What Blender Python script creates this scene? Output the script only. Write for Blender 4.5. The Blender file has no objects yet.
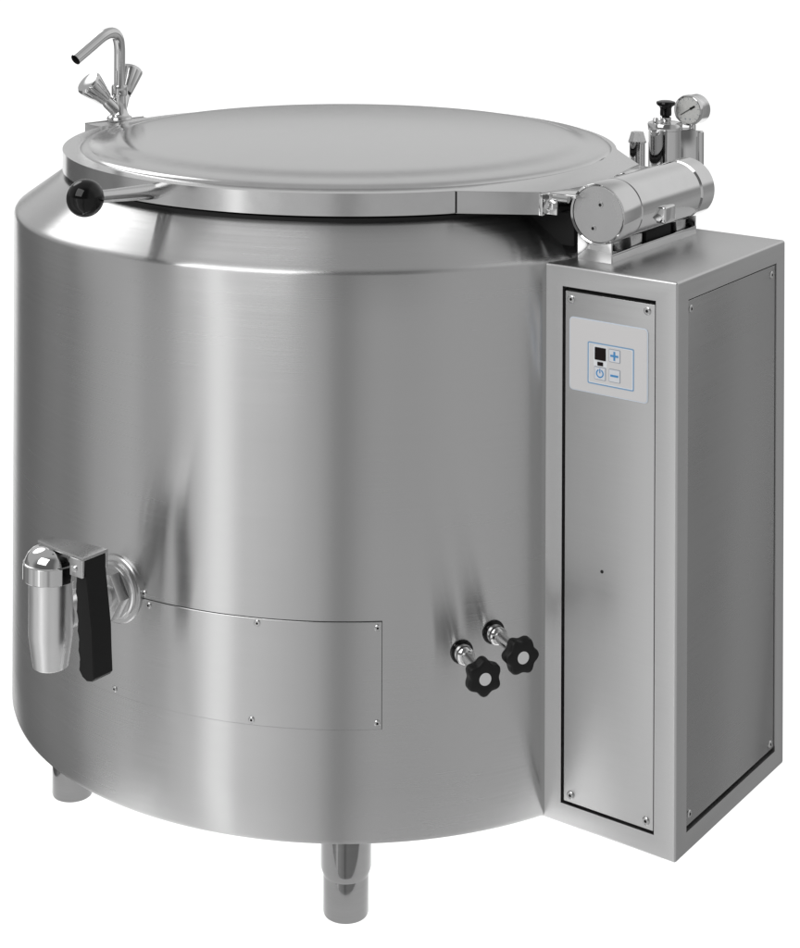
import bpy, bmesh, math
from mathutils import Matrix, Vector

S = bpy.context.scene
COL = S.collection
PI = math.pi
R = math.radians

# ------------------------------------------------------------------ camera
cam_d = bpy.data.cameras.new('camera')
cam = bpy.data.objects.new('camera', cam_d)
COL.objects.link(cam)
cam_d.sensor_fit = 'HORIZONTAL'
cam_d.sensor_width = 36.0
cam_d.lens = 83.83                     # shift lens, held level
cam_d.shift_x = 0.0369
cam_d.shift_y = -0.7705
cam_d.clip_start = 0.05
cam_d.clip_end = 200
cam.matrix_world = (Matrix.Translation((0.03105, -2.83386, 1.36970)) @
                    Matrix.Rotation(PI / 2, 4, 'X') @ Matrix.Rotation(0.0039, 4, 'Z'))
S.camera = cam

# ------------------------------------------------------------------ view
S.view_settings.view_transform = 'Standard'
S.view_settings.look = 'None'
S.view_settings.exposure = 0.0
S.view_settings.gamma = 1.0

# ------------------------------------------------------------------ world: a made-up studio shaped for the reflections (white sweep behind, grey room with light strips in front)
W = bpy.data.worlds.new('World')
S.world = W
W.use_nodes = True
wn, wl = W.node_tree.nodes, W.node_tree.links
wn.clear()


def wnode(t, **kw):
    n = wn.new(t)
    for k, v in kw.items():
        setattr(n, k, v)
    return n


def wmath(op, a, b=None, c=None):
    n = wnode('ShaderNodeMath', operation=op)
    for i, x in enumerate((a, b, c)):
        if x is None:
            continue
        if isinstance(x, (int, float)):
            n.inputs[i].default_value = x
        else:
            wl.new(x, n.inputs[i])
    return n.outputs[0]


def wstep(x, lo, hi, a=0.0, b=1.0):
    n = wnode('ShaderNodeMapRange', interpolation_type='SMOOTHSTEP')
    wl.new(x, n.inputs['Value'])
    n.inputs['From Min'].default_value = lo
    n.inputs['From Max'].default_value = hi
    n.inputs['To Min'].default_value = a
    n.inputs['To Max'].default_value = b
    return n.outputs['Result']


def wmix(f, a, b):
    # a*(1-f) + b*f on plain values
    inv = wmath('SUBTRACT', 1.0, f)
    return wmath('ADD', wmath('MULTIPLY', a, inv), wmath('MULTIPLY', b, f))


tc = wnode('ShaderNodeTexCoord')
nrm = wnode('ShaderNodeVectorMath', operation='NORMALIZE')
wl.new(tc.outputs['Generated'], nrm.inputs[0])
sep = wnode('ShaderNodeSeparateXYZ')
wl.new(nrm.outputs[0], sep.inputs[0])
dx, dy, dz = sep.outputs
noi = wnode('ShaderNodeTexNoise')
noi.inputs['Scale'].default_value = 2.3
noi.inputs['Detail'].default_value = 3
wl.new(nrm.outputs[0], noi.inputs['Vector'])
wob = wmath('MULTIPLY', wmath('SUBTRACT', noi.outputs['Fac'], 0.5), 0.17)
az = wmath('ARCTAN2', dx, wmath('MULTIPLY', dy, -1.0))
azd = wmath('ADD', wmath('MULTIPLY', az, 180 / PI), wmath('MULTIPLY', wob, 120.0))
LEFT = [(-180, .30), (-157, .30), (-150, .15), (-142, .155), (-131, .17), (-122, .23), (-112, .27), (-99, .25), (-96, .44), (-90, .50), (-80, .58),
        (-73, .64), (-70.5, .60), (-67.5, .50), (-62, .53), (-58, .70), (-52, .74), (-50, .92), (-47, 1.22), (-45, 1.42), (-40.5, 1.42), (-39.2, 1.12),
        (-37.8, .76), (-28, .75), (-23, .65), (-15, .60), (-9.5, .56), (-7.5, .42), (-3.5, .345), (0, .36)]
RIGHT = [(0, .36), (1.5, .45), (9, .54), (25, .51), (50, .50), (60, .48), (70, .40), (84, .34), (100, .28), (114, .28), (121, .40), (132, .31), (150, .28), (180, .30)]


def strip_ramp(stops, a0):
    r = wnode('ShaderNodeValToRGB')
    r.color_ramp.interpolation = 'LINEAR'
    els = r.color_ramp.elements
    while len(els) < len(stops):
        els.new(0.5)
    for e, (a, v) in zip(els, stops):
        e.position = (a - a0) / 180
        q = v / 1.5
        e.color = (q, q, q, 1)
    wl.new(wmath('DIVIDE', wmath('SUBTRACT', azd, a0), 180.0), r.inputs['Fac'])
    bw = wnode('ShaderNodeRGBToBW')
    wl.new(r.outputs['Color'], bw.inputs[0])
    return wmath('MULTIPLY', bw.outputs[0], 1.5)


band = wmix(wmath('GREATER_THAN', azd, 0.0), strip_ramp(LEFT, -180.0), strip_ramp(RIGHT, 0.0))
# upper half: grey ceiling that brightens towards the far wall
upper = wmath('ADD', wstep(dy, 0.62, 0.98, 0.0, 0.20), wstep(dy, -0.55, -0.05, 0.15, 0.49))
upper = wmath('ADD', upper, wstep(dx, 0.25, 0.60, 0.0, 0.28))
base = wmix(wstep(dz, 0.0, 0.16), band, upper)
# one large softbox high on the left, behind the kettle
sb = Vector((-0.478, 0.625, 0.615)).normalized()
dot = wnode('ShaderNodeVectorMath', operation='DOT_PRODUCT')
wl.new(nrm.outputs[0], dot.inputs[0])
dot.inputs[1].default_value = sb
soft = wstep(dot.outputs['Value'], 0.966, 0.984)
base = wmix(soft, base, wmath('ADD', 3.2, 0.0))
# white sweep behind the kettle, below eye level
hor = wstep(wmath('ABSOLUTE', wmath('DIVIDE', dx, wmath('MAXIMUM', dy, 0.001))), 0.47, 0.60, 1.0, 0.0)
low = wstep(dz, -0.062, -0.02, 1.0, 0.0)
swp = wmath('MULTIPLY', wmath('MULTIPLY', hor, low), wmath('GREATER_THAN', dy, 0.0))
base = wmix(swp, base, wmath('ADD', 1.12, 0.0))
comb = wnode('ShaderNodeCombineXYZ')
for i in range(3):
    wl.new(base, comb.inputs[i])
bg = wnode('ShaderNodeBackground')
wl.new(comb.outputs[0], bg.inputs['Color'])
bg.inputs['Strength'].default_value = 1.0
wo = wnode('ShaderNodeOutputWorld')
wl.new(bg.outputs[0], wo.inputs['Surface'])

# ------------------------------------------------------------------ lamps
def area(name, loc, target, size, power, size_y=None):
    d = bpy.data.lights.new(name, 'AREA')
    d.energy = power
    d.size = size
    if size_y:
        d.shape = 'RECTANGLE'
        d.size_y = size_y
    o = bpy.data.objects.new(name, d)
    COL.objects.link(o)
    o.location = loc
    o.rotation_euler = (Vector(target) - Vector(loc)).to_track_quat('-Z', 'Y').to_euler()
    return o


FX0, FX1, FY0, FY1 = -0.48, 0.48, -0.50, 0.48
area('added_underfloor_lamp', ((FX0 + FX1) / 2, (FY0 + FY1) / 2, -0.03), ((FX0 + FX1) / 2, (FY0 + FY1) / 2, 1),
     FX1 - FX0 + 0.04, 6.0, FY1 - FY0 + 0.04)  # unseen lamp added below the floor to whiten it and hide shadows
area('added_softbox', (-1.9, -2.6, 3.2), (0, 0, 0.6), 2.7, 64)  # unseen lamp added front left to brighten the keypad and highlight the steel


# ------------------------------------------------------------------ materials
def mat(name):
    m = bpy.data.materials.new(name)
    m.use_nodes = True
    nt = m.node_tree
    return m, nt.nodes['Principled BSDF'], nt.nodes, nt.links


def plain(name, col, rough, metal=0.0, coat=0.0, spec=0.5):
    m, b, n, l = mat(name)
    b.inputs['Base Color'].default_value = (*col, 1)
    b.inputs['Roughness'].default_value = rough
    b.inputs['Metallic'].default_value = metal
    b.inputs['Coat Weight'].default_value = coat
    b.inputs['Specular IOR Level'].default_value = spec
    return m


def steel(name, col, rough, grain=(4, 4, 260), aniso=0.0, wave=0.0, wscale=(3, 3, 1.2), var=0.05, bump=0.02, rv=0.13):
    m, b, n, l = mat(name)
    b.inputs['Metallic'].default_value = 1.0
    t = n.new('ShaderNodeTexCoord')
    mp = n.new('ShaderNodeMapping')
    mp.inputs['Scale'].default_value = grain
    l.new(t.outputs['Object'], mp.inputs['Vector'])
    g = n.new('ShaderNodeTexNoise')
    g.inputs['Scale'].default_value = 1.0
    g.inputs['Detail'].default_value = 4
    l.new(mp.outputs[0], g.inputs['Vector'])
    c = n.new('ShaderNodeTexNoise')
    c.inputs['Scale'].default_value = 5.0
    c.inputs['Detail'].default_value = 5
    l.new(t.outputs['Object'], c.inputs['Vector'])
    r1 = n.new('ShaderNodeMapRange')
    l.new(g.outputs['Fac'], r1.inputs['Value'])
    r1.inputs['From Min'].default_value = 0.3
    r1.inputs['From Max'].default_value = 0.7
    r1.inputs['To Min'].default_value = rough * (1 - rv)
    r1.inputs['To Max'].default_value = rough * (1 + rv)
    sm = n.new('ShaderNodeMapRange')
    l.new(c.outputs['Fac'], sm.inputs['Value'])
    sm.inputs['From Min'].default_value = 0.3
    sm.inputs['From Max'].default_value = 0.7
    sm.inputs['To Min'].default_value = 1 - 3.5 * var
    sm.inputs['To Max'].default_value = 1 + 3.5 * var
    mr = n.new('ShaderNodeMath')
    mr.operation = 'MULTIPLY'
    l.new(r1.outputs[0], mr.inputs[0])
    l.new(sm.outputs[0], mr.inputs[1])
    l.new(mr.outputs[0], b.inputs['Roughness'])
    mixf = n.new('ShaderNodeMath')
    mixf.operation = 'ADD'
    l.new(g.outputs['Fac'], mixf.inputs[0])
    l.new(c.outputs['Fac'], mixf.inputs[1])
    cr = n.new('ShaderNodeMapRange')
    l.new(mixf.outputs[0], cr.inputs['Value'])
    cr.inputs['From Min'].default_value = 0.7
    cr.inputs['From Max'].default_value = 1.3
    cr.inputs['To Min'].default_value = col * (1 - var)
    cr.inputs['To Max'].default_value = col * (1 + var)
    cc = n.new('ShaderNodeCombineXYZ')
    for i in range(3):
        l.new(cr.outputs[0], cc.inputs[i])
    l.new(cc.outputs[0], b.inputs['Base Color'])
    bp = n.new('ShaderNodeBump')
    bp.inputs['Strength'].default_value = bump
    bp.inputs['Distance'].default_value = 0.001
    l.new(g.outputs['Fac'], bp.inputs['Height'])
    last = bp
    if wave:
        mw = n.new('ShaderNodeMapping')
        mw.inputs['Scale'].default_value = wscale
        l.new(t.outputs['Object'], mw.inputs['Vector'])
        w = n.new('ShaderNodeTexNoise')
        w.inputs['Scale'].default_value = 1.0
        w.inputs['Detail'].default_value = 1
        l.new(mw.outputs[0], w.inputs['Vector'])
        b2 = n.new('ShaderNodeBump')
        b2.inputs['Strength'].default_value = 1.0
        b2.inputs['Distance'].default_value = wave
        l.new(w.outputs['Fac'], b2.inputs['Height'])
        if bump:
            l.new(bp.outputs[0], b2.inputs['Normal'])
        last = b2
    if bump or wave:
        l.new(last.outputs[0], b.inputs['Normal'])
    if aniso:
        b.inputs['Anisotropic'].default_value = aniso
        tg = n.new('ShaderNodeTangent')
        tg.direction_type = 'RADIAL'
        tg.axis = 'Z'
        l.new(tg.outputs[0], b.inputs['Tangent'])
        b.inputs['Anisotropic Rotation'].default_value = 0.25
    return m


M_BODY = steel('brushed_body_steel', 0.59, 0.25, (2, 2, 520), aniso=1.0, rv=0.075, wave=0.002, wscale=(3.2, 3.2, 0.7), var=0.02, bump=0.002)
M_LID = steel('satin_lid_steel', 0.60, 0.165, (60, 60, 60), wave=0.0, var=0.03, bump=0.004)
M_CAB = steel('brushed_cabinet_steel', 0.62, 0.36, (5, 5, 420), var=0.02, bump=0.004)
M_PANEL = steel('brushed_panel_steel', 0.56, 0.40, (4, 4, 300), rv=0.06, wave=0.003, wscale=(3, 3, 2), var=0.02, bump=0.0)
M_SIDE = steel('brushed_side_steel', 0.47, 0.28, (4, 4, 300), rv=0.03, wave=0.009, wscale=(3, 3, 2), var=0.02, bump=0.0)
M_POL = steel('polished_steel', 0.70, 0.065, (30, 30, 30), var=0.03, bump=0.0)
M_CAP = steel('satin_cap_steel', 0.60, 0.27, (20, 20, 20), var=0.02, bump=0.0)
M_CHR = steel('chrome', 0.68, 0.05, (30, 30, 30), var=0.02, bump=0.0)
M_MATTE = steel('bead_blasted_steel', 0.84, 0.36, (20, 20, 20), var=0.02, bump=0.0)
M_NUT = steel('satin_nut_steel', 0.66, 0.20, (20, 20, 20), var=0.02, bump=0.0)
M_LEG = steel('leg_steel', 0.22, 0.11, (20, 20, 300), bump=0.002)
M_SCREW = steel('screw_steel', 0.62, 0.22, (20, 20, 20), bump=0.0)
M_BLACK = plain('black_plastic', (0.006, 0.006, 0.006), 0.45, spec=0.3)
M_GLOSS = plain('glossy_black', (0.002, 0.002, 0.002), 0.05, spec=0.35)
M_DARK = plain('dark_interior', (0.008, 0.008, 0.008), 0.8)
M_GASKET_SHADE = plain('black_gasket_and_lid_shade', (0.01, 0.01, 0.01), 0.7)
M_KEY = plain('keypad_film', (0.74, 0.73, 0.73), 0.45)
M_KEYRIM = plain('keypad_pale_edge', (0.74, 0.81, 0.90), 0.4)
M_BLUE = plain('blue_print', (0.07, 0.30, 0.62), 0.45)
M_PALEBLUE = plain('pale_blue_print', (0.22, 0.40, 0.62), 0.45)
M_BTN = plain('button_film', (0.78, 0.80, 0.84), 0.4)
M_BTNLINE = plain('button_outline', (0.36, 0.40, 0.46), 0.5)
M_WHITEHALO = plain('white_print', (0.88, 0.90, 0.92), 0.45)
M_DISP = plain('display_window', (0.006, 0.001, 0.001), 0.35, spec=0.2)
M_DISC = plain('white_cap_disc', (0.72, 0.72, 0.72), 0.4)
M_DIAL = plain('gauge_dial', (0.76, 0.76, 0.74), 0.35, coat=0.5)

mf = bpy.data.materials.new('white_acrylic_floor')
mf.use_nodes = True
n_, l_ = mf.node_tree.nodes, mf.node_tree.links
n_.clear()
di = n_.new('ShaderNodeBsdfDiffuse')
di.inputs['Color'].default_value = (0.85, 0.85, 0.85, 1)
tr = n_.new('ShaderNodeBsdfTranslucent')  # lets the added lamp below whiten the floor
tr.inputs['Color'].default_value = (0.9, 0.9, 0.9, 1)
mx = n_.new('ShaderNodeMixShader')
l_.new(di.outputs[0], mx.inputs[1])
l_.new(tr.outputs[0], mx.inputs[2])
ou = n_.new('ShaderNodeOutputMaterial')
l_.new(mx.outputs[0], ou.inputs['Surface'])
M_FLOOR = mf

# ------------------------------------------------------------------ mesh helpers
WORLD = {}


def obj(name, bm, m, parent=None, M=None, smooth=35, label=None):
    """link the bmesh as ONE mesh object; M is its world matrix"""
    bmesh.ops.recalc_face_normals(bm, faces=bm.faces)
    me = bpy.data.meshes.new(name)
    bm.to_mesh(me)
    bm.free()
    ms = m if isinstance(m, (list, tuple)) else [m]
    for x in ms:
        me.materials.append(x)
    if smooth:
        me.polygons.foreach_set('use_smooth', [True] * len(me.polygons))
        me.set_sharp_from_angle(angle=R(smooth))
    o = bpy.data.objects.new(name, me)
    COL.objects.link(o)
    M = M or Matrix.Identity(4)
    WORLD[o] = M
    if parent:
        o.parent = parent
        o.matrix_basis = WORLD[parent].inverted() @ M
    else:
        o.matrix_basis = M
    if label:
        o['label'] = label
    return o


def axis_frame(origin, zdir, xhint=(0, 0, 1)):
    z = Vector(zdir).normalized()
    x = Vector(xhint)
    x = (x - x.dot(z) * z)
    if x.length < 1e-4:
        x = Vector((1, 0, 0)) - z.x * z
    x.normalize()
    y = z.cross(x)
    M = Matrix((x, y, z)).transposed().to_4x4()
    M.translation = Vector(origin)
    return M


def lathe(bm, prof, seg=48, M=None):
    """prof: (r, z) pairs; r=0 ends close to a point"""
    M = M or Matrix.Identity(4)
    rings = []
    for r, z in prof:
        if r < 1e-6:
            rings.append([bm.verts.new(M @ Vector((0, 0, z)))])
        else:
            rings.append([bm.verts.new(M @ Vector((r * math.cos(2 * PI * i / seg), r * math.sin(2 * PI * i / seg), z)))
                          for i in range(seg)])
    for a, b in zip(rings, rings[1:]):
        for i in range(seg):
            j = (i + 1) % seg
            if len(a) == 1 and len(b) == 1:
                continue
            if len(a) == 1:
                bm.faces.new((a[0], b[i], b[j]))
            elif len(b) == 1:
                bm.faces.new((a[i], a[j], b[0]))
            else:
                bm.faces.new((a[i], a[j], b[j], b[i]))
    return bm


def box(bm, lo, hi, M=None, bev=0.0, seg=2):
    M = M or Matrix.Identity(4)
    c = [(a + b) / 2 for a, b in zip(lo, hi)]
    s = [b - a for a, b in zip(lo, hi)]
    g = bmesh.ops.create_cube(bm, size=1.0)
    vs = g['verts']
    for v in vs:
        v.co = M @ Vector((c[0] + v.co.x * s[0], c[1] + v.co.y * s[1], c[2] + v.co.z * s[2]))
    if bev:
        ed = list({e for v in vs for e in v.link_edges})
        bmesh.ops.bevel(bm, geom=ed, offset=bev, segments=seg, profile=0.5, affect='EDGES')
    return bm


def prism(bm, poly, z0, z1, M=None, bev=0.0, seg=2):
    M = M or Matrix.Identity(4)
    lo = [bm.verts.new(M @ Vector((x, y, z0))) for x, y in poly]
    hi = [bm.verts.new(M @ Vector((x, y, z1))) for x, y in poly]
    n = len(poly)
    fb = bm.faces.new(lo[::-1])
    ft = bm.faces.new(hi)
    for i in range(n):
        j = (i + 1) % n
        bm.faces.new((lo[i], lo[j], hi[j], hi[i]))
    if bev:
        ed = list(fb.edges) + list(ft.edges)
        bmesh.ops.bevel(bm, geom=ed, offset=bev, segments=seg, profile=0.5, affect='EDGES')
    return bm


def rrect(x0, y0, x1, y1, r, n=6):
    out = []
    for cx, cy, a0 in ((x1 - r, y1 - r, 0), (x0 + r, y1 - r, 90), (x0 + r, y0 + r, 180), (x1 - r, y0 + r, 270)):
        for i in range(n + 1):
            a = R(a0 + 90 * i / n)
            out.append((cx + r * math.cos(a), cy + r * math.sin(a)))
    return out


def ring_prism(bm, outer, inner, z0, z1, M):
    n = len(outer)
    V = [[bm.verts.new(M @ Vector((x, y, z))) for x, y in p] for z in (z0, z1) for p in (outer, inner)]
    ol, il, oh, ih = V
    for i in range(n):
        j = (i + 1) % n
        bm.faces.new((oh[i], oh[j], ih[j], ih[i]))
        bm.faces.new((ol[i], il[i], il[j], ol[j]))
        bm.faces.new((ol[i], ol[j], oh[j], oh[i]))
        bm.faces.new((il[i], ih[i], ih[j], il[j]))
    return bm


def tube(bm, pts, rad, seg=24, caps=True, inner=None):
    """swept round tube along pts; rad number or list"""
    pts = [Vector(p) for p in pts]
    n = len(pts)
    rads = rad if isinstance(rad, (list, tuple)) else [rad] * n
    tang = []
    for i in range(n):
        a = pts[max(i - 1, 0)]
        b = pts[min(i + 1, n - 1)]
        tang.append((b - a).normalized())
    u = Vector((0, 0, 1)) if abs(tang[0].z) < 0.9 else Vector((1, 0, 0))
    rings = []
    for p, t, r in zip(pts, tang, rads):
        u = (u - u.dot(t) * t).normalized()
        w = t.cross(u)
        rings.append([bm.verts.new(p + r * (math.cos(2 * PI * i / seg) * u + math.sin(2 * PI * i / seg) * w))
                      for i in range(seg)])
    for a, b in zip(rings, rings[1:]):
        for i in range(seg):
            j = (i + 1) % seg
            bm.faces.new((a[i], a[j], b[j], b[i]))
    if caps:
        bm.faces.new(rings[0][::-1])
        if inner is None:
            bm.faces.new(rings[-1])
    return bm


def fillet(a, c, b, r, n=10):
    """points of a rounded corner at c between a and b (r = trim length)"""
    a, c, b = Vector(a), Vector(c), Vector(b)
    p = c + (a - c).normalized() * r
    q = c + (b - c).normalized() * r
    return [(1 - t) ** 2 * p + 2 * t * (1 - t) * c + t * t * q for t in [i / n for i in range(n + 1)]]


def BM():
    return bmesh.new()


def hexpoly(r, a0=0, n=6):
    return [(r * math.cos(a0 + 2 * PI * i / n), r * math.sin(a0 + 2 * PI * i / n)) for i in range(n)]


TURN = [0.0]


def screw(parent, pos, nrm, r=0.0055, name='screw', h=0.0018):
    """countersunk head with a dark hex socket, seated in the sheet"""
    TURN[0] += 0.83
    M = axis_frame(pos, nrm) @ Matrix.Rotation(TURN[0], 4, 'Z')
    bm = BM()
    lathe(bm, [(0, -0.002), (r * 0.9, -0.002), (r, 0.0), (r * 0.97, h * 0.55), (r * 0.75, h), (r * 0.36, h)], 20)
    o = obj(name, bm, [M_SCREW, M_DARK], parent, M)
    me = o.data
    b2 = BM()
    b2.from_mesh(me)
    vs = [v for v in b2.verts if abs(v.co.z - h) < 1e-6 and math.hypot(v.co.x, v.co.y) < r * 0.4]
    vs.sort(key=lambda v: math.atan2(v.co.y, v.co.x))
    lo = [b2.verts.new((v.co.x, v.co.y, h - 0.0013)) for v in vs]
    n = len(vs)
    for i in range(n):
        j = (i + 1) % n
        f = b2.faces.new((vs[i], vs[j], lo[j], lo[i]))
        f.material_index = 1
    f = b2.faces.new(lo)
    f.material_index = 1
    b2.to_mesh(me)
    b2.free()
    return o


# ------------------------------------------------------------------ setting
bm = BM()
vs = [bm.verts.new(p) for p in ((FX0, FY0, 0), (FX1, FY0, 0), (FX1, FY1, 0), (FX0, FY1, 0))]
bm.faces.new(vs)
fl = obj('floor', bm, M_FLOOR, smooth=0)
fl['kind'] = 'structure'

# ------------------------------------------------------------------ the kettle
K = bpy.data.objects.new('boiling_kettle', None)
COL.objects.link(K)
K.empty_display_size = 0.2
K['label'] = 'round stainless steel boiling kettle with flat hinged lid and control cabinet at its right side'
K['category'] = 'cooking kettle'
WORLD[K] = Matrix.Identity(4)

ZB, ZR = 0.130, 0.8514

# body: bottom, wall, sloping shoulder, neck
bm = BM()
prof = [(0, ZB + 0.004), (0.40, ZB + 0.004), (0.485, ZB + 0.001), (0.494, ZB + 0.0005), (0.4985, ZB + 0.003), (0.500, ZB + 0.008)]
prof += [(0.5, ZB + 0.008 + (ZR - 0.006 - ZB - 0.008) * i / 12) for i in range(1, 13)]
prof += [(0.4995, ZR - 0.0035), (0.4978, ZR - 0.0008), (0.4945, ZR + 0.0018), (0.49, ZR + 0.005), (0.46, ZR + 0.0262), (0.436, ZR + 0.043),
         (0.4315, ZR + 0.0455), (0.428, ZR + 0.0462), (0.424, ZR + 0.0462)]
lathe(bm, prof, 256)
body = obj('kettle_body', bm, M_BODY, K, smooth=25)
bm = BM()
lathe(bm, [(0.4235, 0.892), (0.4235, 0.903), (0.40, 0.9045), (0.36, 0.9045), (0.36, 0.892)], 160)
obj('gasket', bm, M_GASKET_SHADE, body)


# curved access panel low on the wall
def wallpt(a, z, r=0.5):
    return Vector((r * math.cos(R(a)), r * math.sin(R(a)), z))


def curved_plate(bm, a0, a1, z0, z1, r0, r1, n=48, edge=0.0006):
    rows = []
    for i in range(n + 1):
        a = a0 + (a1 - a0) * i / n
        rows.append([bm.verts.new(wallpt(a, z, r)) for z, r in ((z0, r0), (z0, r1 - edge), (z0 + edge, r1), (z1 - edge, r1), (z1, r1 - edge), (z1, r0))])
    for p, q in zip(rows, rows[1:]):
        for k in range(5):
            bm.faces.new((p[k], q[k], q[k + 1], p[k + 1]))
    bm.faces.new(rows[0])
    bm.faces.new(rows[-1][::-1])
    return bm


A0, A1, PZ0, PZ1 = -141.0, -84.4, 0.2770, 0.4118
panel = obj('access_panel', curved_plate(BM(), A0, A1, PZ0, PZ1, 0.499, 0.5016), M_BODY, K, smooth=30)
obj('panel_joint', curved_plate(BM(), A0 - 0.08, A1 + 0.10, PZ0 - 0.0005, PZ1 + 0.0007, 0.499, 0.5004, edge=0.0002), M_DARK, panel)
for a, z in ((-85.0, 0.4045), (-85.0, 0.2850), (-102.4, 0.4060), (-103.2, 0.2836), (-126.5, 0.2838), (-120.0, 0.4055)):
    screw(panel, wallpt(a, z, 0.5014), wallpt(a, 0, 1), 0.0042)
screw(body, wallpt(-121.0, 0.4187, 0.4998), wallpt(-121.0, 0, 1), 0.0042)

# legs
def leg_bm():
    return lathe(BM(), [(0.028, 0.052), (0.0300, 0.052), (0.0330, 0.062), (0.0330, ZB + 0.006), (0.02, ZB + 0.006)], 40)


def foot_bm():
    return lathe(BM(), [(0, 0.0), (0.0280, 0.0), (0.0288, 0.0006), (0.0297, 0.0035), (0.0297, 0.0525), (0.02, 0.0525)], 40)


leg0 = foot0 = None
for a in (270.6, 195.3, 90.6, 15.3):
    M = Matrix.Translation((0.414 * math.cos(R(a)), 0.414 * math.sin(R(a)), 0))
    if leg0 is None:
        leg0 = obj('leg', leg_bm(), M_LEG, K, M)
        foot0 = obj('foot', foot_bm(), M_LEG, leg0, M)
    else:
        c = leg0.copy()
        COL.objects.link(c)
        c.parent = K
        c.matrix_basis = M
        WORLD[c] = M
        d = foot0.copy()
        COL.objects.link(d)
        d.parent = c

# ------------------------------------------------------------------ local frame of the cabinet
E1 = Vector((0.80547, -0.59264, 0))      # along the cabinet front, outwards
E2 = Vector((0.59264, 0.80547, 0))       # into its depth
ORI = Vector((0.41165, -0.53782, 0)) - 0.195 * E1
CM = Matrix((E1, E2, Vector((0, 0, 1)))).transposed().to_4x4()
CM.translation = ORI


def cp(a, b, z):
    return CM @ Vector((a, b, z))


# ------------------------------------------------------------------ lid
ZL0, ZL1 = 0.9065, 0.936
LR = 0.430
out = []
for i in range(0, 101):                    # front and left, clockwise from the arm to the far left
    a = -70.5 - (289.5 - 140 - 0) * i / 100 * 1.0
    out.append((LR * math.cos(R(a)), LR * math.sin(R(a))))
# a runs from -70.5 to -220 (=140 deg)
for i in range(1, 21):                     # blend to the narrower far rim
    t = i / 20
    a = 140 - 40 * t
    r = LR + (0.4035 - LR) * (3 * t * t - 2 * t ** 3)
    out.append((r * math.cos(R(a)), r * math.sin(R(a))))
for i in range(1, 55):
    a = 100 - 108 * i / 54
    out.append((0.4035 * math.cos(R(a)), 0.4035 * math.sin(R(a))))
out += [(0.4143, -0.1865), (0.3990, -0.2140), (0.3402, -0.3386), (0.2600, -0.4120), (0.2545, -0.4148)]
out = out[::-1]
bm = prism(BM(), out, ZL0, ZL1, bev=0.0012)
lid = obj('lid', bm, [M_LID, M_GASKET_SHADE], K, smooth=30)
for f in lid.data.polygons:  # underside blackened to put the shade below the lid into its colour
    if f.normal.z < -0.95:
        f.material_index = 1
bm = BM()
dome = [(0.4022, 0.9352), (0.4010, 0.9350), (0.4000, 0.9364), (0.3975, 0.9386), (0.3935, 0.9404), (0.388, 0.9416), (0.378, 0.9427), (0.368, 0.9437), (0.360, 0.9450), (0.352, 0.9473), (0.345, 0.9492),
        (0.337, 0.9505), (0.325, 0.9514), (0.30, 0.9528), (0.25, 0.9552), (0.2, 0.9572), (0.15, 0.9588), (0.1, 0.96), (0.05, 0.9606), (0, 0.9608)]
DO = Matrix.Translation((-0.004, 0.0, 0))
lathe(bm, dome, 256)
obj('lid_dome', bm, M_LID, lid, DO, smooth=50)
# seam between the rim band and the hinge arm
sx, sy = LR * math.cos(R(-70.4)), LR * math.sin(R(-70.4))
Ms = axis_frame((sx, sy, 0), (0, 0, 1), (math.cos(R(-75)), math.sin(R(-75)), 0))
obj('lid_seam', box(BM(), (-0.004, -0.0012, ZL0 - 0.0003), (0.0010, 0.0012, ZL1 - 0.0012), Ms), M_DARK, lid)

# handle of the lid: tapered rod with a black ball
ha = R(-126.5)
hd = Vector((math.cos(ha), math.sin(ha), 0.0))
p0 = hd * 0.424 + Vector((0, 0, 0.9225))
pb = hd * 0.559 + Vector((0, 0, 0.9325))
ax = (pb - p0).normalized()
bm = tube(BM(), [p0, p0 + ax * 0.02, p0 + ax * 0.09, pb - ax * 0.012], [0.0108, 0.0104, 0.0085, 0.0082], 28)
hnd = obj('lid_handle', bm, M_CAP, K)
bm = BM()
bmesh.ops.create_uvsphere(bm, u_segments=48, v_segments=32, radius=0.0243)
obj('handle_knob', bm, M_GLOSS, hnd, axis_frame(pb, ax), smooth=60)

# ------------------------------------------------------------------ control cabinet
CW, CD, CZ0, CZ1 = 0.195, 0.322, 0.1302, 0.8475


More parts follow.
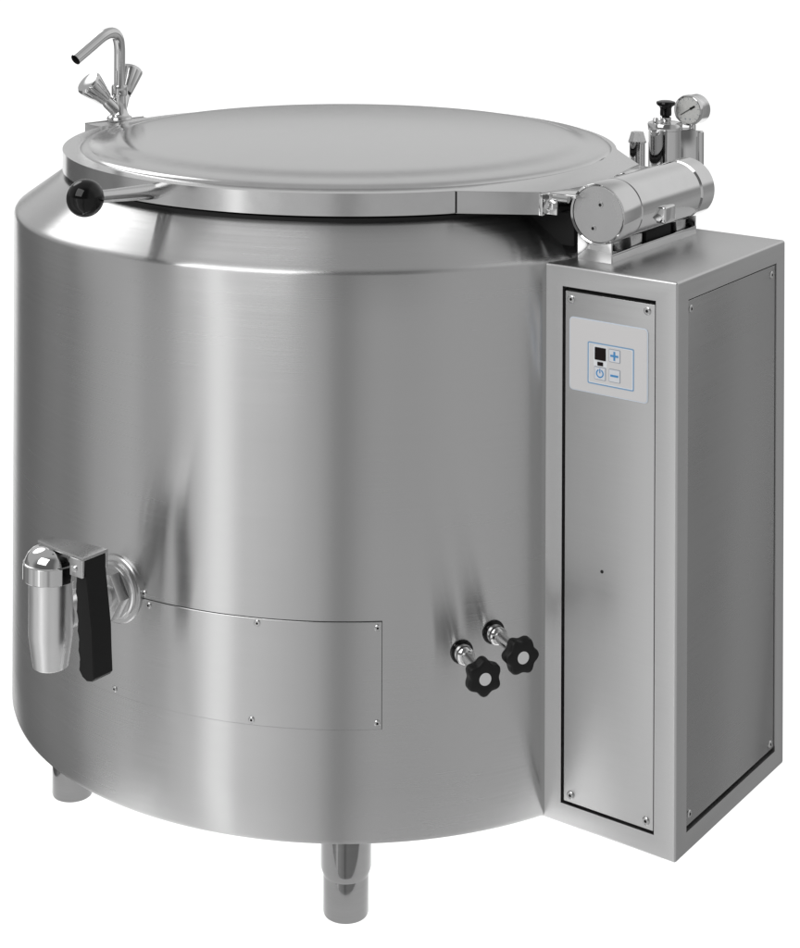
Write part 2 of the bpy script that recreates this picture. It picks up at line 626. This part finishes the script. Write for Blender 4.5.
def cab_bm():
    bm = BM()

    def V(a, b, z):
        return bm.verts.new((a, b, z))
    o = {}
    for i, a in enumerate((0, CW)):
        for j, b in enumerate((0, CD)):
            for k, z in enumerate((CZ0, CZ1)):
                o[i, j, k] = V(a, b, z)
    bm.faces.new((o[0, 0, 1], o[1, 0, 1], o[1, 1, 1], o[0, 1, 1]))       # top
    bm.faces.new((o[0, 0, 0], o[0, 1, 0], o[1, 1, 0], o[1, 0, 0]))       # bottom
    bm.faces.new((o[0, 0, 0], o[0, 0, 1], o[0, 1, 1], o[0, 1, 0]))       # towards the kettle
    bm.faces.new((o[0, 1, 0], o[0, 1, 1], o[1, 1, 1], o[1, 1, 0]))       # back
    dark = []

    def framed(corners, inner, depth):
        iv = [V(*p) for p in inner]
        dv = [V(*(Vector(p) + Vector(depth))) for p in inner]
        for i in range(4):
            j = (i + 1) % 4
            bm.faces.new((corners[i], corners[j], iv[j], iv[i]))
            bm.faces.new((iv[i], iv[j], dv[j], dv[i]))
        f = bm.faces.new(dv)
        f.material_index = 1
    framed((o[0, 0, 0], o[1, 0, 0], o[1, 0, 1], o[0, 0, 1]),
           ((0.0315, 0, 0.157), (0.1652, 0, 0.157), (0.1652, 0, 0.8205), (0.0315, 0, 0.8205)), (0, 0.012, 0))
    framed((o[1, 0, 0], o[1, 1, 0], o[1, 1, 1], o[1, 0, 1]),
           ((CW, 0.0295, 0.157), (CW, 0.293, 0.157), (CW, 0.293, 0.8205), (CW, 0.0295, 0.8205)), (-0.012, 0, 0))
    corner = set(o.values())
    ed = [e for e in bm.edges if e.verts[0] in corner and e.verts[1] in corner]
    bmesh.ops.bevel(bm, geom=ed, offset=0.0035, segments=4, profile=0.5, affect='EDGES')
    return bm


cab = obj('control_cabinet', cab_bm(), [M_CAB, M_DARK], K, CM, smooth=30)


def cab_panel(name, lo, hi, holes, nrm, m=M_PANEL):
    p = obj(name, box(BM(), lo, hi, bev=0.0008), m, K, CM)
    for h in holes:
        screw(p, cp(*h), nrm, 0.0052)
    return p


fpanel = cab_panel('front_panel', (0.0352, 0.0012, 0.1605), (0.1635, 0.011, 0.8150),
                   [(0.0440, 0.0012, 0.8052), (0.1530, 0.0012, 0.8060), (0.0455, 0.0012, 0.1700), (0.1536, 0.0012, 0.1705)], -E2)
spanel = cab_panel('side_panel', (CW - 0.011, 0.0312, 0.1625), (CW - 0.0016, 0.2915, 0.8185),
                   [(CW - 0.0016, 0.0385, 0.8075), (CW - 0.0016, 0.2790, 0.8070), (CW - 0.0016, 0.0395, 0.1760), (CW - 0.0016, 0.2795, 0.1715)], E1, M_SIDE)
bm = lathe(BM(), [(0, -0.002), (0.0022, -0.002), (0.0022, 0.0003), (0, 0.0003)], 16)
obj('small_hole', bm, M_DARK, fpanel, axis_frame(cp(0.0899, 0.0012, 0.4664), -E2))

# keypad: film plate on the front panel; local x along E1, y up, z out of the panel
KM = Matrix((E1, Vector((0, 0, 1)), -E2)).transposed().to_4x4()
KM.translation = cp(0, 0.0012, 0)
kp = obj('keypad', prism(BM(), rrect(0.0424, 0.6905, 0.1546, 0.7836, 0.0050), -0.001, 0.0016, bev=0.0003), M_KEYRIM, K, KM)
obj('keypad_film', prism(BM(), rrect(0.0436, 0.6917, 0.1534, 0.7824, 0.0042), 0.001, 0.0020), M_KEY, kp, KM)
obj('keypad_border', ring_prism(BM(), rrect(0.0693, 0.7028, 0.1355, 0.7558, 0.002), rrect(0.0708, 0.7043, 0.1340, 0.7543, 0.0012), 0.0015, 0.0024, Matrix.Identity(4)), M_PALEBLUE, kp, KM)
obj('keypad_border', ring_prism(BM(), rrect(0.0708, 0.7043, 0.1340, 0.7543, 0.0012), rrect(0.0719, 0.7054, 0.1329, 0.7532, 0.001), 0.0015, 0.0022, Matrix.Identity(4)), M_WHITEHALO, kp, KM)
obj('display_surround', prism(BM(), rrect(0.0782, 0.7262, 0.0974, 0.7522, 0.0012), 0.0015, 0.0024), M_WHITEHALO, kp, KM)
obj('display', prism(BM(), rrect(0.0800, 0.7345, 0.0957, 0.7503, 0.0006), 0.0018, 0.0032), M_DISP, kp, KM)
obj('indicator_window', prism(BM(), rrect(0.0838, 0.7275, 0.0917, 0.7321, 0.0004), 0.0018, 0.0032), M_DISP, kp, KM)


def button(name, cx, cy, shapes):
    hw, hh = 0.0081, 0.0082
    b = obj(name, prism(BM(), rrect(cx - hw, cy - hh, cx + hw, cy + hh, 0.0012), 0.0015, 0.0025), M_BTNLINE, kp, KM, label=None)
    bm = BM()
    q = 0.0007
    prism(bm, rrect(cx - hw + q, cy - hh + q, cx + hw - q, cy + hh - q, 0.0009), 0.002, 0.0029)
    # top film and the printed symbol live in the button's own mesh
    for f in bm.faces:
        f.material_index = 0
    n0 = len(bm.faces)
    shapes(bm)
    bm.faces.ensure_lookup_table()
    for f in bm.faces[n0:]:
        f.material_index = 1
    me = b.data
    me.materials.append(M_BTN)
    me.materials.append(M_BLUE)
    b2 = BM()
    b2.from_mesh(me)
    for f in bm.faces:
        f.material_index += 1
    tmp = bpy.data.meshes.new('tmp')
    bm.to_mesh(tmp)
    bm.free()
    b2.from_mesh(tmp)
    bpy.data.meshes.remove(tmp)
    bmesh.ops.recalc_face_normals(b2, faces=b2.faces)
    b2.to_mesh(me)
    b2.free()
    return b


def plus(bm):
    c, s, w, L = (0.1081, 0.7428), 0, 0.00125, 0.0056
    prism(bm, [(c[0] - w, c[1] - L), (c[0] + w, c[1] - L), (c[0] + w, c[1] - w), (c[0] + L, c[1] - w), (c[0] + L, c[1] + w),
               (c[0] + w, c[1] + w), (c[0] + w, c[1] + L), (c[0] - w, c[1] + L), (c[0] - w, c[1] + w), (c[0] - L, c[1] + w),
               (c[0] - L, c[1] - w), (c[0] - w, c[1] - w)], 0.0026, 0.0033)


def minus(bm):
    c = (0.1082, 0.7178)
    box(bm, (c[0] - 0.0056, c[1] - 0.0012, 0.0026), (c[0] + 0.0056, c[1] + 0.0012, 0.0033))


def power(bm):
    cx, cy = 0.0874, 0.7176
    r0, r1 = 0.0039, 0.0054
    N = 40
    a0, a1 = R(90 + 24), R(90 + 336)
    A = [a0 + (a1 - a0) * i / N for i in range(N + 1)]
    for p, q in zip(A, A[1:]):
        quad = [(cx + r * math.cos(a), cy + r * math.sin(a)) for r, a in ((r0, p), (r1, p), (r1, q), (r0, q))]
        prism(bm, quad, 0.0026, 0.0033)
    box(bm, (cx - 0.0007, cy + 0.0004, 0.0026), (cx + 0.0007, cy + 0.0062, 0.0033))


button('plus_button', 0.1081, 0.7428, plus)
button('minus_button', 0.1082, 0.7178, minus)
button('power_button', 0.0874, 0.7176, power)

# ------------------------------------------------------------------ hinge cylinder and its bracket on the cabinet
HA, HZ, HR = 0.066, 0.912, 0.0400
HM = axis_frame(cp(HA, 0, HZ), E2)
cyl = obj('hinge_cylinder', lathe(BM(), [(0.030, 0.0345), (HR - 0.0030, 0.0345), (HR - 0.0030, 0.029), (HR - 0.001, 0.0275), (HR, 0.0290), (HR, 0.074), (HR - 0.0012, 0.0752), (HR - 0.0012, 0.0762), (HR, 0.0774),
                                        (HR, 0.2430), (HR - 0.002, 0.2445), (HR - 0.002, 0.2475), (HR + 0.0008, 0.2490), (HR + 0.0008, 0.284), (HR - 0.002, 0.287), (0.0, 0.287)], 96), M_POL, K, HM, smooth=40)
obj('end_cap', lathe(BM(), [(0, 0.0300), (HR - 0.0042, 0.0300), (HR - 0.0034, 0.0306), (HR - 0.0034, 0.034), (0, 0.034)], 72), M_CAP, cyl, HM)
for a, z in ((0.0695, 0.9245), (0.0590, 0.8930)):
    bm = lathe(BM(), [(0.0022, 0.0008), (0.0038, 0.0008), (0.0042, 0.0), (0.0042, -0.0015)], 20)
    b0 = axis_frame(cp(a, 0.0298, z), -E2)
    obj('cap_screw', bm, M_SCREW, cyl, b0)
    obj('screw_socket', lathe(BM(), [(0, 0.0006), (0.0030, 0.0006), (0.0030, -0.001), (0, -0.001)], 16), M_DARK, cyl, b0)
# small square block clamped to its side
bm = box(BM(), (0.097, 0.127, 0.889), (0.1125, 0.157, 0.912), bev=0.003, seg=3)
box(bm, (0.090, 0.131, 0.892), (0.098, 0.153, 0.914), bev=0.001)
obj('clamp_block', bm, M_POL, cyl, CM)

bm = BM()
box(bm, (0.0285, 0.0430, CZ1 - 0.0005), (0.0785, 0.0462, 0.890), bev=0.0008)        # front plate
box(bm, (0.0285, 0.0462, CZ1 - 0.0004), (0.0753, 0.2855, CZ1 + 0.0030))             # floor plate
box(bm, (0.0755, 0.0462, CZ1 - 0.0005), (0.0785, 0.2860, CZ1 + 0.0115), bev=0.0008) # outer rail
box(bm, (0.0285, 0.2830, CZ1 - 0.0003), (0.0780, 0.2858, 0.886), bev=0.0006)        # rear plate
brk = obj('hinge_bracket', bm, M_POL, K, CM)
for b0, b1 in ((0.105, 0.135), (0.235, 0.262)):
    obj('saddle_block', box(BM(), (0.036, b0, CZ1 + 0.003), (0.074, b1, 0.876), bev=0.001), M_CAP, brk, CM)
bm = BM()
box(bm, (0.040, 0.150, CZ1 + 0.003), (0.072, 0.222, 0.878), bev=0.001)
obj('hinge_core', bm, M_DARK, brk, CM)

obj('added_shade_box', box(BM(), (-0.060, 0.045, 0.862), (0.022, 0.280, 0.9055), bev=0.002), M_DARK, brk, CM)  # black box added to darken the gap under the lid tongue

# hinge links between the lid and the cylinder
bm = BM()
box(bm, (-0.004, -0.0010, 0.9070), (0.0012, 0.0200, 0.9345), bev=0.0005)
box(bm, (0.0012, 0.0070, 0.9085), (0.018, 0.0110, 0.9345), bev=0.0005)
box(bm, (-0.002, 0.018, 0.9305), (0.040, 0.060, 0.9345), bev=0.0008)
lnk = obj('hinge_arm', bm, M_POL, K, CM)
obj('hinge_arm', box(BM(), (-0.012, 0.215, 0.918), (0.045, 0.285, 0.9340), bev=0.0015), M_POL, K, CM)
bm = BM()
Mb = axis_frame(cp(0.010, 0.0070, 0.9205), -E2)
prism(bm, hexpoly(0.0072), 0.0, 0.006, Mb, bev=0.0006)
lathe(bm, [(0, 0.013), (0.0030, 0.013), (0.0036, 0.012), (0.0036, 0.0)], 16, Mb)
lathe(bm, [(0, 0.001), (0.0085, 0.001), (0.0085, -0.0003), (0, -0.0003)], 24, Mb)
obj('hinge_bolt', bm, M_CHR, lnk)
bm = BM()
Mc = axis_frame(cp(0.012, 0.010, 0.930), E1)
lathe(bm, [(0, 0.0), (0.0045, 0.0), (0.0045, 0.022), (0, 0.022)], 20, Mc)
obj('hinge_pin', bm, M_CHR, lnk)

# ------------------------------------------------------------------ mixer tap on a bracket box behind the lid
U = Vector((0.72, 0.694, 0))
V_ = Vector((0.694, -0.72, 0))
BX = Matrix((U, V_, Vector((0, 0, -1)))).transposed().to_4x4()
BX.translation = Vector((-0.441, 0.267, 0.925))
bm = box(BM(), (0, 0, 0), (0.118, 0.074, 0.075), BX, bev=0.0015)
tapbox = obj('tap_bracket', bm, M_CAB, K)
TB = Vector((-0.389, 0.297, 0.9275))
bm = BM()
MT = Matrix.Translation(TB)
lathe(bm, [(0, 0), (0.0205, 0), (0.0215, 0.002), (0.0205, 0.0055), (0.0165, 0.0075), (0.0135, 0.012), (0.0120, 0.020), (0.0110, 0.030), (0.0105, 0.045), (0.0105, 0.052), (0, 0.052)], 40, MT)
LH = Vector((-0.60, -0.45, 0.72)).normalized()
RH = Vector((0.12, 0.62, 0.76)).normalized()
pl = TB + Vector((0, 0, 0.010))
tube(bm, [pl, pl + LH * 0.030, pl + LH * 0.040], [0.0105, 0.0105, 0.0085], 28)
tube(bm, [pl, pl + RH * 0.034, pl + RH * 0.044], [0.0105, 0.0105, 0.0085], 28)
tap = obj('mixer_tap', bm, M_CHR, K)
bm = BM()
lathe(bm, [(0.008, 0.040), (0.0130, 0.041), (0.0136, 0.043), (0.0136, 0.056), (0.0128, 0.0585), (0.0085, 0.059)], 36, MT)
obj('tap_collar', bm, M_CHR, tap)
corner = TB + Vector((0, 0, 0.1650))
end = TB + Vector((-0.063, -0.072, 0.1085))
base = TB + Vector((0, 0, 0.030))
path = [base, TB + Vector((0, 0, 0.08))] + fillet(base, corner, end, 0.052, 16) + [end]
bm = tube(BM(), path, 0.0094, 28, caps=False)
sp = obj('spout', bm, M_CHR, tap)
dirn = (end - corner).normalized()
Me_ = axis_frame(end, dirn)
bm = BM()
lathe(bm, [(0.0093, 0.0), (0.0087, 0.0005), (0.0083, 0.0003), (0.0081, -0.02), (0, -0.02)], 28, Me_)
obj('spout_mouth', bm, M_DARK, tap)
for hdir, start, nm in ((LH, 0.038, 'tap_handle'), (RH, 0.041, 'tap_handle')):
    Mh = axis_frame(pl, hdir)
    bm = BM()
    seg = 36
    prof = [(0.0, start), (0.0120, start), (0.0130, start + 0.002), (0.0225, start + 0.040), (0.0225, start + 0.0435), (0.0200, start + 0.0465), (0.010, start + 0.0475), (0, start + 0.0475)]
    lathe(bm, prof, seg, Mh)
    # shallow flutes along the cone
    for v in bm.verts:
        q = Mh.inverted() @ v.co
        rr = math.hypot(q.x, q.y)
        if rr > 0.0095 and q.z < start + 0.0440:
            a = math.atan2(q.y, q.x)
            k = 1 - 0.13 * max(0.0, math.cos(6 * a)) ** 2
            v.co = Mh @ Vector((q.x * k, q.y * k, q.z))
    h = obj(nm, bm, M_CHR, tap, smooth=40)
bm = lathe(BM(), [(0.0085, 0.0365), (0.0108, 0.0365), (0.0108, 0.0415), (0.0085, 0.0415)], 28, axis_frame(pl, RH))
obj('handle_ring', bm, M_GLOSS, tap)

# ------------------------------------------------------------------ safety valve group behind the hinge
SV = Vector((0.4855, 0.030, 0))
bm = BM()
lathe(bm, [(0, 0.845), (0.0255, 0.845), (0.0255, 0.953), (0.0268, 0.954), (0.0268, 0.9625), (0.0255, 0.9645), (0.012, 0.9655), (0, 0.9655)], 56, Matrix.Translation(SV))
box(bm, (0.018, -0.012, 0.845), (0.046, 0.014, 0.955), Matrix.Translation(SV), bev=0.002)
sv = obj('safety_valve', bm, M_CHR, K)
bm = BM()
Mk = Matrix.Translation(SV + Vector((0.001, 0, 0)))
prism(bm, hexpoly(0.0105, 0.3), 0.957, 0.966, Mk, bev=0.0006)
lathe(bm, [(0.006, 0.966), (0.0075, 0.966), (0.0085, 0.969), (0.0085, 0.972), (0.006, 0.974), (0.0045, 0.978), (0, 0.978)], 28, Mk)
lathe(bm, [(0, 0.957), (0.0042, 0.957), (0.0042, 0.971), (0.0030, 0.973), (0, 0.973)], 20, Matrix.Translation(SV + Vector((-0.016, -0.010, 0))))
obj('valve_fitting', bm, M_CHR, sv)
bm = lathe(BM(), [(0, 0.975), (0.0085, 0.975), (0.0090, 0.978), (0.0088, 0.986), (0.0100, 0.989), (0.0138, 0.9915), (0.0148, 0.994), (0.0140, 0.9965), (0.009, 0.998), (0, 0.9982)], 36, Mk)
obj('release_knob', bm, M_GLOSS, sv)
bm = BM()
TP = Matrix.Translation(SV + Vector((0.0435, 0.012, 0)))
lathe(bm, [(0, 0.845), (0.0095, 0.845), (0.0095, 0.9480), (0.0075, 0.950), (0, 0.950)], 32, TP)
lathe(bm, [(0, 0.845), (0.008, 0.845), (0.008, 0.9470), (0.006, 0.949), (0, 0.949)], 28, Matrix.Translation(SV + Vector((0.0555, 0.020, 0))))
prism(bm, hexpoly(0.0105, 0.2), 0.9420, 0.9500, TP, bev=0.0006)
obj('gauge_pipe', bm, M_CHR, sv)

GD = Vector((-0.62, -0.78, 0.02)).normalized()          # the dial looks this way
GC = SV + Vector((0.0335, -0.004, 0.9835))
GM = axis_frame(GC, GD)
bm = lathe(BM(), [(0.0205, -0.0015), (0.0222, 0.0005), (0.0230, 0.0), (0.0238, -0.003), (0.0238, -0.008), (0.0230, -0.010), (0.0230, -0.031), (0.021, -0.034), (0, -0.034)], 56, GM)
lathe(bm, [(0, 0.948), (0.0055, 0.948), (0.0055, 0.968), (0, 0.968)], 20, Matrix.Translation(GC * Vector((1, 1, 0)).x - Vector((0, 0, GC.z)) - GD * 0.016) if False else
      Matrix.Translation(Vector((GC.x, GC.y, 0)) - Vector((GD.x, GD.y, 0)) * 0.016))
gauge = obj('pressure_gauge', bm, M_POL, K)
obj('gauge_dial', lathe(BM(), [(0, -0.0025), (0.0212, -0.0025), (0.0212, -0.006), (0, -0.006)], 48, GM), M_DIAL, gauge)
# pointer and scale marks; GM x points up
bm = BM()
pa = R(-58)
Mp = GM @ Matrix.Rotation(pa, 4, 'Z')
prism(bm, [(-0.0150, -0.0004), (0.004, -0.0006), (0.004, -0.0016), (0.0135, -0.0013), (0.0135, 0.0013), (0.004, 0.0016), (0.004, 0.0006), (-0.0150, 0.0004)], -0.0024, -0.0014, Mp)
obj('gauge_pointer', bm, M_BLACK, gauge)
bm = BM()
for i in range(11):
    a = R(-135 + 27 * i)
    Mq = GM @ Matrix.Rotation(a, 4, 'Z')
    box(bm, (0.0165, -0.0003, -0.0026), (0.0192, 0.0003, -0.0021), Mq)
for x, y in ((-0.0135, -0.0035), (-0.0135, 0.0045)):
    box(bm, (x - 0.001, y - 0.001, -0.0026), (x + 0.001, y + 0.001, -0.0021), GM)
obj('gauge_marks', bm, M_BTNLINE, gauge)

VP = Matrix.Translation((0.4530, 0.100, 0))
bm = lathe(BM(), [(0, 0.850), (0.0125, 0.850), (0.0125, 0.922), (0.0145, 0.923), (0.0145, 0.9255), (0.0, 0.9255)], 36, VP)
vent = obj('vent_pipe', bm, M_CHR, K)
bm = BM()
lo = hexpoly(0.0148, 0.2, 8)
hi = hexpoly(0.0105, 0.2, 8)
a = [bm.verts.new(VP @ Vector((x, y, 0.9255))) for x, y in lo]
b = [bm.verts.new(VP @ Vector((x, y, 0.9395))) for x, y in hi]
for i in range(8):
    j = (i + 1) % 8
    bm.faces.new((a[i], a[j], b[j], b[i]))
bm.faces.new(b)
bm.faces.new(a[::-1])
obj('vent_cap', bm, M_CAP, vent, smooth=20)

# ------------------------------------------------------------------ drain valve on the left of the wall
dn = Vector((math.cos(R(-126.3)), math.sin(R(-126.3)), 0))
Md = axis_frame(dn * 0.5 + Vector((0, 0, 0.4145)), dn)
DV = Vector((-0.3662, -0.4972, 0))
Hh = Vector((0.79, -0.613, 0)).normalized()
Gg = Vector((0.613, 0.79, 0)).normalized()
DM = Matrix((Hh, Gg, Vector((0, 0, 1)))).transposed().to_4x4()
DM.translation = DV
bm = BM()
prof = [(0.0, 0.3660), (0.0175, 0.3660), (0.0175, 0.3555), (0.0205, 0.3540), (0.0222, 0.3552), (0.0235, 0.3640), (0.0268, 0.3880), (0.0277, 0.3950), (0.0277, 0.4700), (0, 0.4700)]
lathe(bm, prof, 64, Matrix.Translation(DV))
tube(bm, [dn * 0.517 + Vector((0, 0, 0.4145)), dn * 0.597 + Vector((0, 0, 0.4145))], 0.0215, 36)
dv = obj('drain_valve', bm, M_MATTE, K, smooth=30)
bm = lathe(BM(), [(0.026, 0.4655), (0.0340, 0.4655), (0.0350, 0.4665), (0.0350, 0.4860), (0.0340, 0.4870), (0.0328, 0.4875), (0.0318, 0.4912), (0.0290, 0.4968), (0.0240, 0.5015), (0.0165, 0.5050), (0.008, 0.5066), (0, 0.507)], 64, Matrix.Translation(DV))
obj('valve_cap', bm, M_CHR, dv, smooth=30)
bm = lathe(BM(), [(0, -0.004), (0.0440, -0.004), (0.0440, 0.0025), (0.0425, 0.0040), (0.039, 0.0046), (0, 0.0046)], 64, Md)
obj('valve_flange', bm, M_CAP, dv)
bm = prism(BM(), hexpoly(0.0345, R(30)), 0.0125, 0.0310, Md, bev=0.0012)
lathe(bm, [(0, 0.0040), (0.0375, 0.0040), (0.0380, 0.0060), (0.0370, 0.0085), (0.0345, 0.0095), (0.0345, 0.0128), (0, 0.0128)], 56, Md)
obj('hex_nut', bm, M_NUT, dv, smooth=25)
# strap over the cap, forked at the handle
bm = BM()
pts = [(-0.018, -0.006), (0.026, -0.0105), (0.0720, -0.0135), (0.0720, 0.0285), (0.026, 0.0230), (-0.014, 0.0150), (-0.020, 0.006)]
prism(bm, pts, 0.5055, 0.5095, DM, bev=0.0006)
box(bm, (0.0500, -0.0150, 0.4850), (0.0720, -0.0108, 0.5070), DM, bev=0.0008)
box(bm, (0.0560, 0.0245, 0.4860), (0.0720, 0.0287, 0.5070), DM, bev=0.0008)
strap = obj('valve_strap', bm, M_CAP, dv)
bm = lathe(BM(), [(0, 0.0025), (0.0030, 0.0025), (0.0046, 0.0012), (0.0046, -0.002), (0, -0.002)], 20, axis_frame(DM @ Vector((0.0585, -0.0150, 0.4945)), -Gg))
obj('strap_rivet', bm, M_CHR, dv)
# black lever with finger grooves on its inner side
zt, zb_ = 0.5050, 0.3640
N = 30
inner = []
for i in range(N + 1):
    z = zt + (zb_ - zt) * i / N
    t = (zt - z) / (zt - zb_)
    w = 0.0540 + 0.0100 * t
    if z < 0.482:
        w += 0.0030 * math.sin((zt - z) / 0.0235 * 2 * PI) - 0.001
    inner.append((w, z))
poly = inner[:-1] + [(0.0660, zb_ - 0.003), (0.0740, zb_ - 0.0065), (0.0830, zb_ - 0.0045), (0.0868, zb_), (0.0825, 0.42), (0.0715, zt)]
ML = Matrix((Hh, Vector((0, 0, 1)), -Gg)).transposed().to_4x4()
ML.translation = DV
bm = prism(BM(), poly, -0.0240, 0.0090, ML, bev=0.0020, seg=3)
obj('valve_handle', bm, M_BLACK, dv, smooth=40)

# ------------------------------------------------------------------ two star-knob shut-off valves
for a, z, turn in ((-72.5, 0.3655, -1), (-67.5, 0.3845, 30)):
    n = Vector((math.cos(R(a)), math.sin(R(a)), 0))
    Mv = axis_frame(n * 0.5 + Vector((0, 0, z)), n)
    bm = lathe(BM(), [(0.0, 0.002), (0.0112, 0.002), (0.0118, 0.004), (0.0118, 0.0075), (0.0108, 0.009), (0.0108, 0.0105), (0.0118, 0.012), (0.0118, 0.0155), (0.0098, 0.018), (0.0075, 0.019), (0.0072, 0.062), (0, 0.062)], 36, Mv)
    stem = obj('shut_off_valve', bm, M_POL, K)
    obj('wall_ring', lathe(BM(), [(0, 0.0022), (0.0140, 0.0022), (0.0152, 0.0012), (0.0152, -0.002), (0, -0.002)], 36, Mv), M_GLOSS, stem)
    bm = BM()
    rings = []
    for k, z_ in ((0.55, 0.0655), (0.86, 0.0660), (0.955, 0.0675), (1.0, 0.0705), (1.0, 0.0790), (0.965, 0.0815), (0.90, 0.0830), (0.55, 0.0834)):
        rings.append([bm.verts.new(Mv @ Vector((k * (0.0214 + 0.0021 * k * math.cos(6 * t)) * math.cos(t + R(turn)),
                                                k * (0.0214 + 0.0021 * k * math.cos(6 * t)) * math.sin(t + R(turn)), z_)))
                      for t in [2 * PI * i / 96 for i in range(96)]])
    for p, q in zip(rings, rings[1:]):
        for i in range(96):
            j = (i + 1) % 96
            bm.faces.new((p[i], p[j], q[j], q[i]))
    bm.faces.new(rings[0][::-1])
    bm.faces.new(rings[-1])
    lathe(bm, [(0.0, 0.056), (0.0100, 0.056), (0.0120, 0.0665), (0, 0.0665)], 32, Mv)
    obj('star_knob', bm, M_BLACK, stem, smooth=50)
    obj('knob_disc', lathe(BM(), [(0, 0.0836), (0.0076, 0.0836), (0.0080, 0.0832), (0.0080, 0.081), (0, 0.081)], 32, Mv), M_DISC, stem)
